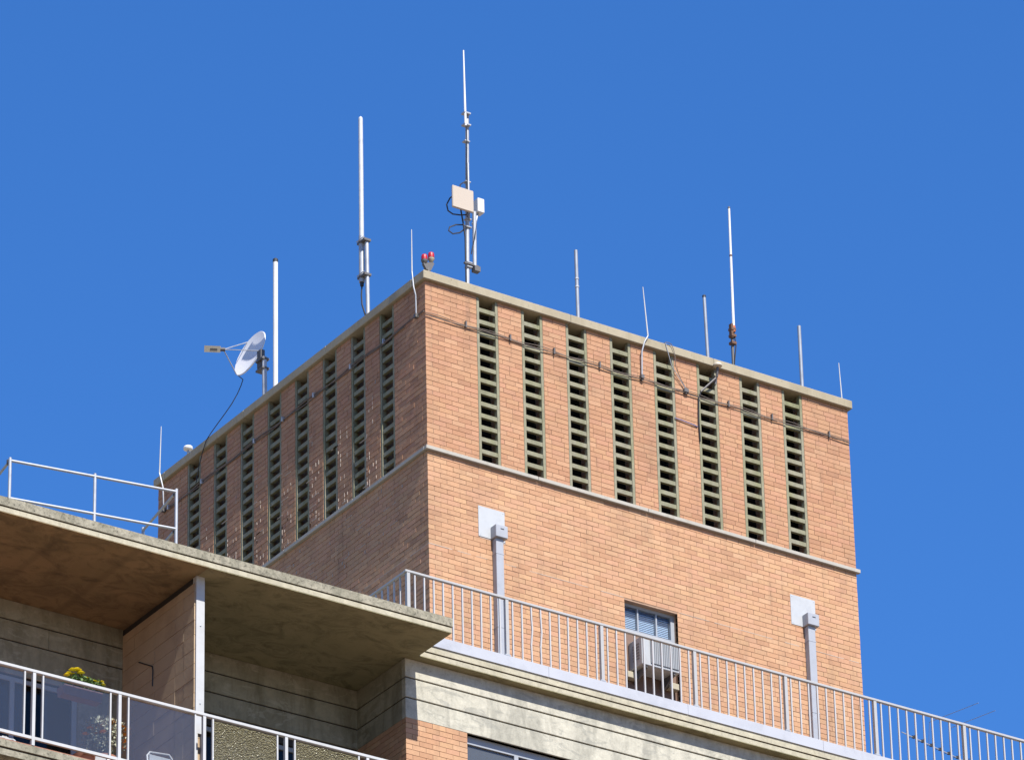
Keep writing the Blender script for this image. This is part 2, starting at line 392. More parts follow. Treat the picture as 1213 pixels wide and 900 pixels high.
full = []                 # candidate whole stretchers on the sunny face, as separate bricks
rest = MB()
def brick(mb, x0, x1, y0, y1, z0, z1, col): mb.box(x0, x1, y0, y1, z0, z1, col)
def front_row(z0, z1, spans, odd):
    for (a, b) in spans:
        st = a
        if a == 0.0 and odd: st = 0.12
        for (p, q) in split(st, b, 0 if (a == 0.0) else random.choice((0.12, 0.2, 0.0, 0.07))):
            dy = random.uniform(-0.0025, 0.002)
            y1 = 0.11 if (p == 0.0) else 0.06
            if abs(q - p - 0.2335) < 0.004 and p > 0.01 and z1 < -0.08 and z0 > -2.2 and p < 4.6 and not (0.85 < q and p < 1.5 and -1.4 < z0 < -0.7):
                full.append((p, q, dy, z0, z1))
            else:
                cl = tint(z0 > 0)
                if 0.9 < p < 1.3 and -1.78 < z0 < -1.34: cl = (0.40, 0.31, 0.26)
                brick(rest, p, q, dy, y1, z0, z1, cl)
def side_row(z0, z1, spans, odd):
    for (a, b) in spans:
        st = a
        if a == 0.0 and not odd: st = 0.12
        for (p, q) in split(st, b, 0 if a == 0.0 else random.choice((0.12, 0.2, 0.0, 0.07))):
            dx = random.uniform(-0.004, 0.002)
            x1 = 0.11 if p == 0.0 else 0.06
            brick(rest, dx, x1, p, q, z0, z1, tint(z0 > 0))
def spans_of(strips, lo, hi):
    e = [lo] + [v for s_ in strips for v in s_] + [hi]
    return [(e[i] + (0.004 if i else 0), e[i + 1] - (0.004 if i + 2 < len(e) else 0)) for i in range(0, len(e), 2)]
n_up = 35; h_up = CT / n_up
for i in range(n_up):
    z0 = i * h_up + 0.0042; z1 = (i + 1) * h_up - 0.0042
    front_row(z0, z1, spans_of(STR, 0.0, W), i % 2); side_row(z0, z1, spans_of(LSTR, 0.0, W), i % 2)
h_dn = 0.0858; n_dn = int((-0.075 - BASE) / h_dn)
for i in range(n_dn):
    z1 = -0.075 - i * h_dn - 0.0042; z0 = z1 - h_dn + 0.0084
    inwin = WZ0 < (z0 + z1) / 2 < WZ1
    front_row(z0, z1, [(0.0, WX0), (WX1, W)] if inwin else [(0.0, W)], i % 2); side_row(z0, z1, [(0.0, W)], i % 2)
# the 300 largest whole bricks become parts of their own; the rest is one mass of brickwork
full.sort(key=lambda b: (-b[3], b[0])); random.seed(11)
pick = sorted(full, key=lambda b: b[0] * 0.62 + abs(b[3] + 0.9) * 1.0)[:300]; ps = set(id(b) for b in pick)
VAR = []
for k in range(20):
    m_ = MB(); cl = tint(); j = [random.uniform(-0.0016, 0.0016) for _ in range(8)]
    m_.box(-0.1165, 0.1165, 0, 0.06, -0.0387, 0.0387, cl)
    m_.v = [(x + j[i], y + (j[(i * 3) % 8] if y < 0.01 else 0), z + j[(i + 5) % 8]) for i, (x, y, z) in enumerate(m_.v)]
    VAR.append(m_.mesh('brick', 'brick'))
for b_ in full:
    if id(b_) in ps:
        inst('brick', random.choice(VAR), front, ((b_[0] + b_[1]) / 2, b_[2], (b_[3] + b_[4]) / 2))
    else:
        cl = tint()
        if 0.9 < b_[0] < 1.25 and -1.8 < b_[3] < -1.34: cl = (0.40, 0.31, 0.26)
        brick(rest, b_[0], b_[1], b_[2], 0.06, b_[3], b_[4], cl)
rest.build('brickwork', 'brick', tower, kind='stuff')
# raised pale mortar bits, added to paint raking-light glints on the shaded face, and the pale damp course at window-head height
lm = MB()
for _ in range(190):
    k = random.randrange(7); a = LSTR[k][1]; b = LSTR[k + 1][0]
    y = random.choice((a + 0.13, a + 0.22, a + 0.33, a + 0.40)) ; row = int(abs(random.gauss(0, 0.35)) * n_up * 0.9)
    if row > 21: continue
    z = row * h_up
    if random.random() < 0.8: lm.box(-0.007, 0.004, y, y + 0.008, z + 0.008, z + random.uniform(0.05, 0.09))
    else: lm.box(-0.008, 0.004, y, y + random.uniform(0.10, 0.22), z - 0.004, z + 0.006)
for _ in range(40):
    y = random.uniform(0.6, 5.5); row = random.randrange(2, 14); z = -0.075 - row * h_dn
    if random.random() < 0.6: lm.box(-0.009, 0.004, y, y + 0.012, z + 0.01, z + 0.07)
    else: lm.box(-0.008, 0.004, y, y + random.uniform(0.1, 0.24), z - 0.004, z + 0.006)
lm.build('mortar_glint', 'lime', tower, kind='stuff')
zc = -0.075 - 19 * h_dn
random.seed(17)
DC_ = lambda *b: MB().box(*b).build('damp_course', 'lime', tower)
for (a, b) in ((-0.004, WX0 - 0.02), (WX1 + .03, W - .05)):
    x = a
    while x < b:
        e = min(b, x + random.uniform(.15, .7)); DC_(x, e, -0.0035, 0.006, zc - random.uniform(.003, .006), zc + random.uniform(.001, .005)); x = e + random.choice((.002, .002, .1, .25))
y = .008
while y < W - .1:
    e = min(W, y + random.uniform(.2, .9)); DC_(-0.0035, 0.006, y, e, zc - .005, zc + .004); y = e + random.choice((.002, .1))


# string course in lengths with open joints
def lengths(a, b, L):
    k = max(1, round((b - a) / L)); st = (b - a) / k; return [(a + i * st, a + (i + 1) * st) for i in range(k)]
o_ = 0.055
for a, b in lengths(-o_, W + o_, 2.1):
    m_ = MB(); m_.bbox(a + .003, b - .003, -o_, 0.02, -0.072, -0.006, 0.006); m_.build('string_course', 'ledge', tower)
for a, b in lengths(0.021, W + o_, 2.1):
    m_ = MB(); m_.bbox(-o_, 0.02, a + .003, b - .003, -0.072, -0.006, 0.006); m_.build('string_course', 'ledge', tower)
# coping
q_ = 0.066
for a, b in lengths(-q_, W + q_, 2.85):
    m_ = MB(); m_.bbox(a + .001, b - .001, -q_, 0.30, CT + 0.002, 3.14, 0.010); m_.build('coping_stone', 'coping', tower)
    m_ = MB(); m_.bbox(a + .001, b - .001, W - 0.30, W + q_, CT + 0.002, 3.14, 0.010); m_.build('coping_stone', 'coping', tower)
for a, b in lengths(0.301, W - 0.301, 2.6):
    m_ = MB(); m_.bbox(-q_, 0.30, a + .001, b - .001, CT + 0.002, 3.14, 0.010); m_.build('coping_stone', 'coping', tower)
    m_ = MB(); m_.bbox(W - 0.30, W + q_, a + .001, b - .001, CT + 0.002, 3.14, 0.010); m_.build('coping_stone', 'coping', tower)

# louvre strips: side jambs and 13 loose slats each
pit = CT / 14
def slat_mesh(ax, ln):
    m_ = MB(); pr = [(0.0, 0.0), (0.0, 0.072), (0.015, 0.078), (0.075, 0.085), (0.075, 0.012), (0.010, 0.0)]
    pr = pr[::-1] if ax == 'Y' else pr
    m_.prism(pr, ax, -ln / 2, ln / 2); return m_
sx = slat_mesh('X', 0.31).mesh('slat', 'louver'); sy = slat_mesh('Y', 0.30).mesh('slat', 'louver')
for (a, b) in STR:
    m_ = MB(); m_.box(a + .004, a + 0.05, 0.003, 0.085, 0.001, CT); m_.box(b - 0.05, b - .004, 0.003, 0.085, 0.001, CT)
    fr = m_.build('louver_frame', 'louver', tower)
    for k in range(1, 14): inst('slat', sx, fr, ((a + b) / 2, 0.012, k * pit - 0.045 + random.uniform(-.003, .003)))
for (a, b) in LSTR:
    m_ = MB(); m_.box(0.003, 0.085, a + .004, a + 0.05, 0.001, CT); m_.box(0.003, 0.085, b - 0.05, b - .004, 0.001, CT)
    fr = m_.build('louver_frame', 'louver', tower)
    for k in range(1, 14): inst('slat', sy, fr, (0.012, (a + b) / 2 + 0.0, k * pit - 0.045 + random.uniform(-.003, .003)))

# window with blind, brown infill board below
m_ = MB(); fy0, fy1 = 0.10, 0.15; zb_ = -2.24
m_.box(WX0, WX0 + 0.045, fy0, fy1, zb_, WZ1); m_.box(WX1 - 0.07, WX1, fy0, fy1, zb_, WZ1)
m_.box(WX0 + .046, WX1 - .071, fy0, fy1, WZ1 - 0.045, WZ1); m_.box(WX0 + .046, WX1 - .071, fy0, fy1, zb_, zb_ + 0.06)
for x in (4.015, 4.375): m_.box(x - 0.013, x + 0.013, fy0 + .004, fy1 - .004, zb_ + .061, WZ1 - .046)
win = m_.build('window', 'winframe', tower)
xs = [WX0 + .046, 4.0, 4.03, 4.36, 4.39, WX1 - .071]
for k in range(3):
    p_ = MB(); p_.box(xs[2 * k], xs[2 * k + 1], 0.124, 0.128, zb_ + .061, WZ1 - .046); p_.build('pane', 'pane', win)
for k in range(13):
    z = WZ1 - 0.115 - k * 0.031
    p_ = MB(); p_.add([(WX0 + .05, 0.165, z), (WX1 - .075, 0.165, z), (WX1 - .075, 0.173, z + 0.023), (WX0 + .05, 0.173, z + 0.023),
                       (WX0 + .05, 0.1662, z - .0004), (WX1 - .075, 0.1662, z - .0004), (WX1 - .075, 0.1742, z + 0.0226), (WX0 + .05, 0.1742, z + 0.0226)],
                      [(0, 1, 2, 3), (7, 6, 5, 4), (0, 4, 5, 1), (2, 6, 7, 3), (1, 5, 6, 2), (3, 7, 4, 0)]); p_.build('blind_slat', 'blind', win)
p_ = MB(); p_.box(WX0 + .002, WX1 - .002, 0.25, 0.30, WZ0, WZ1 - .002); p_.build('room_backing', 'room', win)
p_ = MB(); p_.box(WX0 + .002, WX1 - .002, 0.10, 0.14, WZ0 + .002, zb_ - .002); p_.build('infill_board', 'brown', win)
for x in (3.80, 4.60):
    p_ = MB(); p_.bbox(x - 0.10, x + 0.09, -0.02, 0.098, -3.10, -2.99, 0.008); p_.build('timber_block', 'block', win)

# ------------------------------------------------------------------ apartment block under the tower
block = thing('apartment_block', (1.0, 5.0, -ZO), 'pale concrete and orange brick top storey of the apartment block below the terrace railing', 'building')
ZT, ZB = -4.155, -4.40                         # roof slab
XR = 17.0; XL = -13.0; XE = -0.985; YC = -2.127; YS = -1.22; YW = -1.05; YB = 0.32; XK = -1.15
def slab(name, mat, z0, z1, o, m=None):
    m_ = MB(); zs = (z0, z1)
    m_.box(XL, XE - o, YC + o, YS + o - .0005, z0, z1); m_.box(XL, XR, YS + .3, 11.0, z0, z1); m_.box(XL, XE - o, YS + o, YS + .2995, z0, z1)
    return m_.build(name, mat, block)
up = slab('roof_slab', 'fascia', -4.293, ZT, 0.0)
MB().box(XE + .0005, XR, YS, YS + .2995, -4.293, ZT).build('terrace_edge', 'cornice', block)
MB().box(XL, XE - .03, YC + .03, YS + .03, -4.3125, -4.2935).box(XL, XR, YS + .031, 10.9, -4.3125, -4.2935).build('drip_groove', 'dark', block)
m_ = MB(); m_.box(XL, XE - .014, YC + .014, YS + .013, ZB + .012, -4.313); m_.box(XL, XR, YS + .014, 10.95, ZB + .012, -4.313); m_.build('slab_lip', 'cornice', block)
# ceilings of the two balcony bays, and the eaves soffit of the terrace edge
m_ = MB(); m_.box(XL, -5.231, YC + .016, YB + .3, ZB, ZB + .011); m_.build('soffit', 'soffit_l', block, label='warm brown stained ceiling of the balcony left of the divider')
m_ = MB(); m_.box(-5.229, XK, YC + .016, YB + .3, ZB, ZB + .011); m_.box(XK + .001, XE - .016, YC + .016, YS + .013, ZB, ZB + .011); m_.build('soffit', 'soffit_r', block, label='dark olive stained ceiling of the balcony right of the divider')
m_ = MB(); m_.box(XK + .002, XR, YS + .0145, YW + .2, ZB, ZB + .011); m_.build('soffit', 'soffit_r', block)
# terrace kerb clad in white flashing
for a, b in lengths(-1.26, XR, 2.6):
    m_ = MB(); m_.prism([(-1.238, -4.185), (-1.05, -4.19), (-1.05, -3.975), (-1.215, -3.995), (-1.238, -4.01)][::-1], 'X', a + .002, b - .002); m_.build('flashing', 'flashing', block)
for a, b in lengths(-1.048, 10.5, 2.6):
    m_ = MB(); m_.prism([(-1.262, -4.154), (-1.05, -4.154), (-1.05, -3.975), (-1.235, -3.995), (-1.262, -4.01)], 'Y', a + .002, b - .002); m_.build('flashing', 'flashing', block)
MB().box(-1.049, XR, -1.049, 10.4, -4.154, -4.13).build('terrace_floor', 'deck', block)
# concrete bands with recessed joints
ZJ = [ZB - .002, -4.715, -5.05, -5.385]
G = 0.011
for k in range(3):
    z1 = ZJ[k] - (G if k else 0); z0 = ZJ[k + 1] + (G if k < 2 else 0)
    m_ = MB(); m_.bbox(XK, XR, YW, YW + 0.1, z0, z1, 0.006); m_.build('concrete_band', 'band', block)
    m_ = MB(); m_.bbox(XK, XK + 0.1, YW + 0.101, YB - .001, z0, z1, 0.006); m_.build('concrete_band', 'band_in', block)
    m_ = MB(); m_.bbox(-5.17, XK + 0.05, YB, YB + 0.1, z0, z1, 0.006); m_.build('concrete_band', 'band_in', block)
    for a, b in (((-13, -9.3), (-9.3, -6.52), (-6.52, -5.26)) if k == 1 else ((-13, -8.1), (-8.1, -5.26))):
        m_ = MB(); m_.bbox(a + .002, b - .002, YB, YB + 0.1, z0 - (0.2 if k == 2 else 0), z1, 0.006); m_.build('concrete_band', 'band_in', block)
c = MB()
c.box(XK + .02, XR, YW + .022, YW + .28, ZJ[3] - .0, ZB - .001)
c.box(XK + .022, XK + .28, YW + .281, YB + .022, ZJ[3], ZB - .001)
c.box(XL, XK + .28, YB + .023, YB + .3, ZJ[3] - .2, ZB - .001)
c.build('joint_backing', 'dark', block)
# orange brick pier and return under the bands
ZF = -7.93; BX = -0.05
c = MB(); c.box(XK + t0, BX - t0, YW + t0, YW + .26, ZF, ZJ[3] - .001); c.box(XK + t0, XK + .26, YW + .261, YB + .02, ZF, ZJ[3] - .001)
pier = c.build('pier_wall', 'mortar', block)
hh = 0.0858
VARY = []
for k in range(10):
    q = MB(); q.box(0, 0.06, -0.115, 0.115, -0.0387, 0.0387, tint()); VARY.append(q.mesh('brick', 'brick'))
cache = {}
def onebrick(x0, x1, y0, y1, z0, z1):
    key = (round(x1 - x0, 3), round(y1 - y0, 3), random.randrange(4))
    if key not in cache:
        q = MB(); q.box(-(x1 - x0) / 2, (x1 - x0) / 2, -(y1 - y0) / 2, (y1 - y0) / 2, -0.0387, 0.0387, tint()); cache[key] = q.mesh('brick', 'brick')
    inst('brick', cache[key], pier, ((x0 + x1) / 2, (y0 + y1) / 2, (z0 + z1) / 2))
far = MB(); nb = int((ZJ[3] - ZF) / hh); cnt = 0
for i in range(nb):
    z1 = ZJ[3] - i * hh - .0042; z0 = z1 - hh + .0084; odd = i % 2
    items = []
    for (p, q) in split(XK + (0.12 if odd else 0), BX, 0):
        items.append((p, q, YW + random.uniform(-.002, .002), YW + (0.11 if p == XK else 0.06), z0, z1))
    for (p, q) in split(YW + (0 if odd else 0.12), YB - .005, 0):
        items.append((XK + random.uniform(-.002, .002), XK + (0.11 if p == YW else 0.06), p, q, z0, z1))
    for it in items:
        cnt += 1
        if cnt <= 300: onebrick(*it)
        else: brick(far, *it, tint())
far.build('brickwork', 'brick', block, kind='stuff')
# strip window beside the pier
m_ = MB(); wy0, wy1 = YW + .09, YW + .15; X1 = 6.2; zt = ZJ[3] - .001
m_.box(BX, BX + .05, wy0, wy1, -7.2, zt); m_.box(BX + .051, X1, wy0, wy1, zt - .13, zt)
for x in (0.86, 1.9, 2.9, 3.9, 4.9, X1 - .06): m_.box(x, x + .075, wy0 - .002, wy1, -7.2, zt - .131)
m_.box(BX + .051, X1, wy0, wy1, -7.26, -7.201)
sw = m_.build('strip_window', 'winframe', block)
xs = [BX + .05, 0.86, 0.935, 1.9, 1.975, 2.9, 2.975, 3.9, 3.975, 4.9, 4.975, X1 - .06]
for k in range(6):
    p_ = MB(); p_.box(xs[2 * k] + .001, xs[2 * k + 1] - .001, wy0 + .03, wy0 + .036, -7.2, zt - .131); p_.build('pane', 'darkpane', sw)
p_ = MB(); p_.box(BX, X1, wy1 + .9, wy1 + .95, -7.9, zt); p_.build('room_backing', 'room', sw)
c = MB(); c.box(BX, X1 + .01, YW, YW + .25, ZF, -7.27); c.box(X1 + .011, XR, YW + .002, YW + .25, ZF, ZJ[3] - .012); c.build('spandrel_wall', 'divider', block)
# rear mass, floor slab of the balconies, storeys below
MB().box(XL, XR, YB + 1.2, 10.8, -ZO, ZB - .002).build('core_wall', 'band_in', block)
MB().box(XK, XR, YW + .05, YB + 1.199, -ZO, ZF - .25).build('storey_wall', 'band', block)
m_ = MB(); m_.box(XL, -5.22, YC + .02, YB + 1.19, ZF - .02, ZF + .0); m_.build('tile_floor', 'terracotta', block, label='terracotta floor of the balcony left of the divider')
m_ = MB(); m_.box(-5.219, XK - .001, YC + .02, YB + 1.19, ZF - .02, ZF); m_.build('balcony_floor', 'floor_g', block)
m_ = MB(); m_.box(XL, XE, YC, YB + 1.19, ZF - .13, ZF - .021); m_.box(XL, XE - .02, YC + .02, YB + 1.19, ZF - .25, ZF - .151); m_.build('balcony_slab', 'fascia', block)
MB().box(XL, XE - .04, YC + .04, YB + 1.19, ZF - .1505, ZF - .1305).build('drip_groove', 'dark', block)
# divider wall between the two balconies: stacked rendered blocks, dark gap on top
dv = MB().box(-5.255, -5.175, -1.755, YB + .022, ZF, ZB - .11).build('divider_wall', 'divider', block)
MB().box(-5.245, -5.185, -1.745, YB + .02, ZB - .11, ZB - .001).build('gap_filler', 'dark', block)
rows = [ZF + i * 0.235 for i in range(15)] + [ZB - .11]
yb = [-1.77, -1.47, -1.23, -0.63, -0.03, YB - .001]
for i in range(len(rows) - 1):
    for j in range(len(yb) - 1):
        m_ = MB(); o2 = random.uniform(0, .004)
        m_.box(-5.266 - o2, -5.164 + o2, yb[j] + .003, yb[j + 1] - .003, rows[i] + .003, rows[i + 1] - .003); m_.build('block', 'divider', dv)
m_ = MB(); m_.tube([(-5.278, -0.184, -5.145), (-5.278, -0.36, -5.25), (-5.278, -0.583, -5.378), (-5.278, -0.6, -5.45), (-5.278, -0.589, -5.70)], 0.009, 6); m_.build('wall_conduit', 'black', block)
# white post in front of the divider
m_ = MB(); m_.box(-5.252, -5.112, -1.80, -1.775, -6.93, ZB - .001); m_.box(-5.25, -5.23, -1.774, -1.70, -6.93, ZB - .001)
po = m_.build('post', 'whitepaint', block)
m_ = MB(); m_.box(-5.245, -5.215, -1.80, -1.77, ZF, -6.931); m_.box(-5.155, -5.125, -1.80, -1.77, ZF, -6.931); m_.build('post_leg', 'whitepaint', po)
for z in (-5.2, -6.45):
    m_ = MB(); m_.lathe((-5.18, -1.8005, z), [(0.012, 0), (0.012, 0.006), (0.006, 0.009)], 8, (0, -1, 0)); m_.build('bolt', 'galv', po)
# sliding doors at the back of both balconies
def door(x0, x1, mull, name):
    m_ = MB(); z1 = -5.60; 
    m_.box(x0, x1, YB + .06, YB + .12, z1 - .07, z1); m_.box(x0, x1, YB + .06, YB + .12, ZF + .002, ZF + .10)
    E = [x0, *mull, x1 - .075]
    for x in E: m_.box(x, x + .075, YB + .058, YB + .122, ZF + .101, z1 - .071)
    m_.box(x0 + .08, x1 - .08, YB + .07, YB + .11, -6.93, -6.88)
    o = m_.build(name, 'winframe', block)
    for i in range(len(E) - 1):
        p_ = MB(); p_.box(E[i] + .076, E[i + 1] - .001, YB + .085, YB + .09, ZF + .101, z1 - .071); p_.build('pane', 'doorpane', o)
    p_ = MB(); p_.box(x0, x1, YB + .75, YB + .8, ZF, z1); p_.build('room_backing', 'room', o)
door(-8.6, -6.0, (-7.12,), 'sliding_door'); door(-4.4, -2.0, (-3.2,), 'sliding_door')
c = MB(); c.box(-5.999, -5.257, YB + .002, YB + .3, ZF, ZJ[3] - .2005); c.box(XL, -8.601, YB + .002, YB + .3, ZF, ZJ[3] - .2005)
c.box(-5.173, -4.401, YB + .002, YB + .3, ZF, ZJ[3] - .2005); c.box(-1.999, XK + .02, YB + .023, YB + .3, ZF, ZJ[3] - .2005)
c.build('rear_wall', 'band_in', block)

# ------------------------------------------------------------------ terrace railing
rl = thing('terrace_railing', (4.0, -1.2, -4.0), 'long light grey metal railing with thin upright balusters on the terrace kerb', 'railing')
RT = -3.0
def flatrail(x0, x1, y0, y1, z0, z1): return MB().bbox(x0, x1, y0, y1, z0, z1, 0.008)
flatrail(-1.235, XR, -1.228, -1.172, RT - .045, RT).build('handrail', 'rail', rl)
flatrail(-1.228, -1.172, -1.171, 9.8, RT - .045, RT).build('handrail', 'rail', rl)
posts = [-1.178, 0.615, 2.378, 4.140, 5.898, 7.66, 9.455, 11.25, 13.05, 14.85, 16.6]
for x in posts:
    po_ = MB().box(x - .028, x + .028, -1.222, -1.165, -4.0, RT - .046).build('post', 'rail', rl)
    MB().bbox(x - .05, x + .05, -1.228, -1.140, -4.002, -3.975, .004).build('post_shoe', 'galv', po_)
bal = MB().box(-.0115, .0115, -.0115, .0115, -3.999, RT - .046).mesh('baluster', 'bar')
bent = MB(); zz = [-3.999, -3.7, -3.45, -3.2, RT - .046]; xx = [0, -.008, .016, .004, 0]
for a in range(4): bent.add([(xx[a + q] + dx, dy, zz[a + q]) for q in (0, 1) for dx, dy in ((-.0115, -.0115), (.0115, -.0115), (.0115, .0115), (-.0115, .0115))], [(0, 1, 5, 4), (1, 2, 6, 5), (2, 3, 7, 6), (3, 0, 4, 7)])
bent = bent.mesh('baluster', 'bar')
for a, b in zip(posts, posts[1:]):
    st = 0.172; m0 = ((b - a) - 9 * st) / 2
    for k in range(10):
        o = inst('baluster', bent if (a > .5 and a < .7 and k in (2, 3)) else bal, rl, (a + m0 + k * st + random.uniform(-.004, .004), -1.2, 0))
yp = [-1.2 + 1.75 * i for i in range(1, 7)]
for y in yp: MB().box(-1.222, -1.165, y - .028, y + .028, -3.99, RT - .046).build('post', 'rail', rl)
ya = [-1.2] + yp
for a, b in zip(ya, ya[1:]):
    for k in range(9): inst('baluster', bal, rl, (-1.2, a + 0.18 + k * 0.172, 0))

# ------------------------------------------------------------------ pipe guard rail on the canopy roof
u = Vector((-5.574 + 8.143, -1.747 + 1.343, 0)).normalized(); vdir = Vector((-u.y, u.x, 0))
gp = thing('pipe_guardrail', (-6.8, -1.0, ZT), 'bare galvanised tube guardrail of two rails standing on the concrete roof edge', 'guardrail')
P0 = Vector((-5.574, -1.747, 0)); P1 = Vector((-8.143, -1.343, 0)); PM = (P0 + P1) / 2 + Vector((0.02, 0, 0))
P2 = P0 + vdir * 1.35; P3 = P1 + vdir * 1.35
for p_ in (P0, PM, P1, P2, P3):
    m_ = MB(); m_.tube([(p_.x, p_.y, ZT), (p_.x, p_.y, -3.04)], 0.024, 10); o = m_.build('post', 'galv', gp, True)
    m_ = MB(); m_.lathe((p_.x, p_.y, ZT), [(0.07, 0.0), (0.07, 0.01), (0.035, 0.014)], 12); m_.build('base_plate', 'galv', o)
for z in (-3.085, -3.70):
    for a, b in ((P1, P0), (P0, P2), (P1, P3)):
        m_ = MB(); m_.tube([(a.x, a.y, z), (b.x, b.y, z)], 0.021, 10); m_.build('rail', 'galv', gp, True)
    for a in (P0, P1):
        q = a + vdir * 0.06; m_ = MB(); m_.lathe((q.x, q.y, z - .035), [(0.032, 0), (0.032, 0.07)], 10); m_.build('clamp', 'bracket', gp)

# ------------------------------------------------------------------ glass balustrade of the balconies
gb = thing('glass_balustrade', (-5.3, -2.1, ZF), 'white framed balcony balustrade with clear and hammered glass panels', 'balustrade')
HT = -6.752; YG = -2.09
MB().bbox(-12.5, -1.05, YG - .03, YG + .03, HT - .05, HT, .008).build('handrail', 'whitepaint', gb)
MB().bbox(-1.11, -1.05, YG + .031, YW - .01, HT - .05, HT, .008).build('handrail', 'whitepaint', gb)
MB().box(-12.5, -1.05, YG - .02, YG + .02, -7.835, -7.79).build('bottom_rail', 'whitepaint', gb)
gpst = [-12.25, -10.86, -9.475, -8.085, -6.69, -5.287, -3.905, -2.51, -1.10]
for x in gpst: MB().box(x - .024, x + .024, YG - .026, YG + .026, ZF, HT - .051).build('post', 'whitepaint', gb)
for a, b in zip(gpst, gpst[1:]):
    for x in (a + .148, b - .148): MB().box(x - .012, x + .012, YG - .018, YG + .018, -7.789, HT - .051).build('stile', 'whitepaint', gb)
    clear = a < -5.5
    m_ = MB(); m_.box(a + .161, b - .161, YG - .004, YG + .004, -7.788, HT - .075)
    m_.build('glass_panel', 'glass' if clear else 'obscure', gb, label='clear bluish glass panel' if clear else 'hammered olive obscure glass panel')

# ------------------------------------------------------------------ air conditioner in the tower window
ac = thing('air_conditioner', (4.16, -0.1, -2.96), 'boxy white air conditioner sticking out of the tower window', 'air conditioner')
ax0, ax1, ay0, az0, az1 = 3.80, 4.53, -0.30, -2.955, -2.46
m_ = MB(); m_.bbox(ax0, ax1, ay0 + .02, 0.09, az0, az1, .01); case = m_.build('case', 'acwhite', ac)
m_ = MB(); m_.box(ax0 + .16, ax1 - .03, ay0 + .006, ay0 + .0195, az0 + .05, az1 - .04); m_.build('grille_backing', 'acgrey', case)
for k in range(16):
    x = ax0 + .175 + k * 0.0335; m_ = MB(); m_.box(x, x + .011, ay0, ay0 + .0055, az0 + .05, az1 - .04); m_.build('grille_fin', 'acwhite', case)
for k in range(6):
    z = az0 + .12 + k * .05; m_ = MB(); m_.box(ax0 - .006, ax0 - .0005, ay0 + .08, -0.03, z, z + .025); m_.build('side_vent', 'acgrey', case)
for x in (ax0 + .1, ax1 - .1):
    m_ = MB(); m_.prism([(-0.26, az0 - .001), (0.09, az0 - .001), (0.09, az0 - .20), (0.06, az0 - .20), (-0.26, az0 - .03)], 'X', x - .015, x + .015); m_.build('bracket', 'bracket', ac)

# ------------------------------------------------------------------ conduit risers on the sunny wall
def riser(x, lab):
    t = thing('conduit_riser', (x + .25, 0, -4.1), lab, 'conduit', 'white cable risers on the sunny wall')
    m_ = MB(); m_.box(x, x + .495, -0.009, -0.003, -1.335, -0.80); pl = m_.build('wall_plate', 'plate', t)
    for dx in (.03, .465):
        for z in (-0.83, -1.305):
            m_ = MB(); m_.lathe((x + dx, -.009, z), [(.009, 0), (.009, .003), (.004, .005)], 8, (0, -1, 0)); m_.build('screw', 'galv', pl)
    m_ = MB(); m_.bbox(x + .225, x + .45, -0.165, -0.010, -1.345, -1.13, .008); bx = m_.build('junction_box', 'trunk', t)
    m_ = MB(); m_.box(x + .31, x + .375, -0.168, -0.1655, -1.205, -1.19); m_.build('latch', 'black', bx)
    m_ = MB(); m_.bbox(x + .255, x + .395, -0.115, -0.004, -4.10, -1.3455, .006); tr = m_.build('trunking', 'trunk', t)
    for z in (-1.62, -2.9): MB().box(x + .250, x + .400, -0.118, -0.004, z, z + .02).build('joint_cover', 'trunk', tr)
riser(0.93, 'white cable trunking and plate on sunlit brick near the tower corner')
riser(6.99, 'white cable trunking and plate on sunlit brick past the air conditioner window')

# ------------------------------------------------------------------ cables along the tower
CR = 2.375
cb = thing('wall_cable', (4.2, 0, 2.3), 'pair of dark cables clipped across louvres on the sunny tower face', 'cable', 'cables clipped round the tower')
random.seed(5)
for dz, r, yy in ((0.012, 0.006, -0.022), (-0.020, 0.008, -0.026)):
    pts = []
    for i in range(60):
        x = -0.02 + i * (8.40 / 59); pts.append((x, yy + random.uniform(-.004, .004), CR + dz + (0.018 * math.sin(i * .9) if dz > 0 else -0.012 * math.sin(i * .55)) * (1 if i < 54 else .4)))
    MB().tube(pts, r, 6).build('cable', 'cable', cb, True)
for x in (0.75, 1.6, 2.45, 3.34, 4.17, 5.04, 5.9, 6.78, 7.95):
    MB().box(x - .012, x + .012, -.045, -.002, CR - .045, CR + .065).build('clip', 'bracket', cb)
cb2 = thing('wall_cable', (0, 4.2, 2.4), 'single cable clipped across louvres on the shaded tower face', 'cable', 'cables clipped round the tower')
pts = [(-.022, 0.02 + i * .2, 2.43 + .02 * math.sin(i * .8)) for i in range(42)]; MB().tube(pts, .010, 6).build('cable', 'cable', cb2, True)
pts = [(-.020, 0.6 + i * .2, 2.40 + .015 * math.sin(i * 1.1 + 1)) for i in range(38)]; MB().tube(pts, .007, 6).build('cable', 'cable', cb2, True)
for y in (1.2, 2.2, 3.33, 4.3, 5.2, 6.9, 8.0): MB().box(-.045, -.002, y - .015, y + .015, 2.39, 2.475).build('clip', 'galv', cb2)
wl = thing('wire_loop', (4.8, -.1, 2.4), 'two thin wires looping down over the coping onto the sunny face', 'wire')
MB().tube([(4.62, .1, 3.15), (4.634, -.08, 3.145), (4.672, -.08, 2.996), (4.752, -.06, 2.761), (5.037, -.03, 2.431)], .006, 6).build('wire', 'galv', wl, True)
MB().tube([(4.60, .1, 3.15), (4.638, -.09, 3.15), (4.70, -.09, 3.155), (4.747, -.09, 3.139), (4.79, -.09, 3.04), (4.806, -.09, 2.935), (4.829, -.07, 2.762), (4.936, -.04, 2.586), (5.053, -.03, 2.42)], .006, 6).build('wire', 'cable', wl, True)
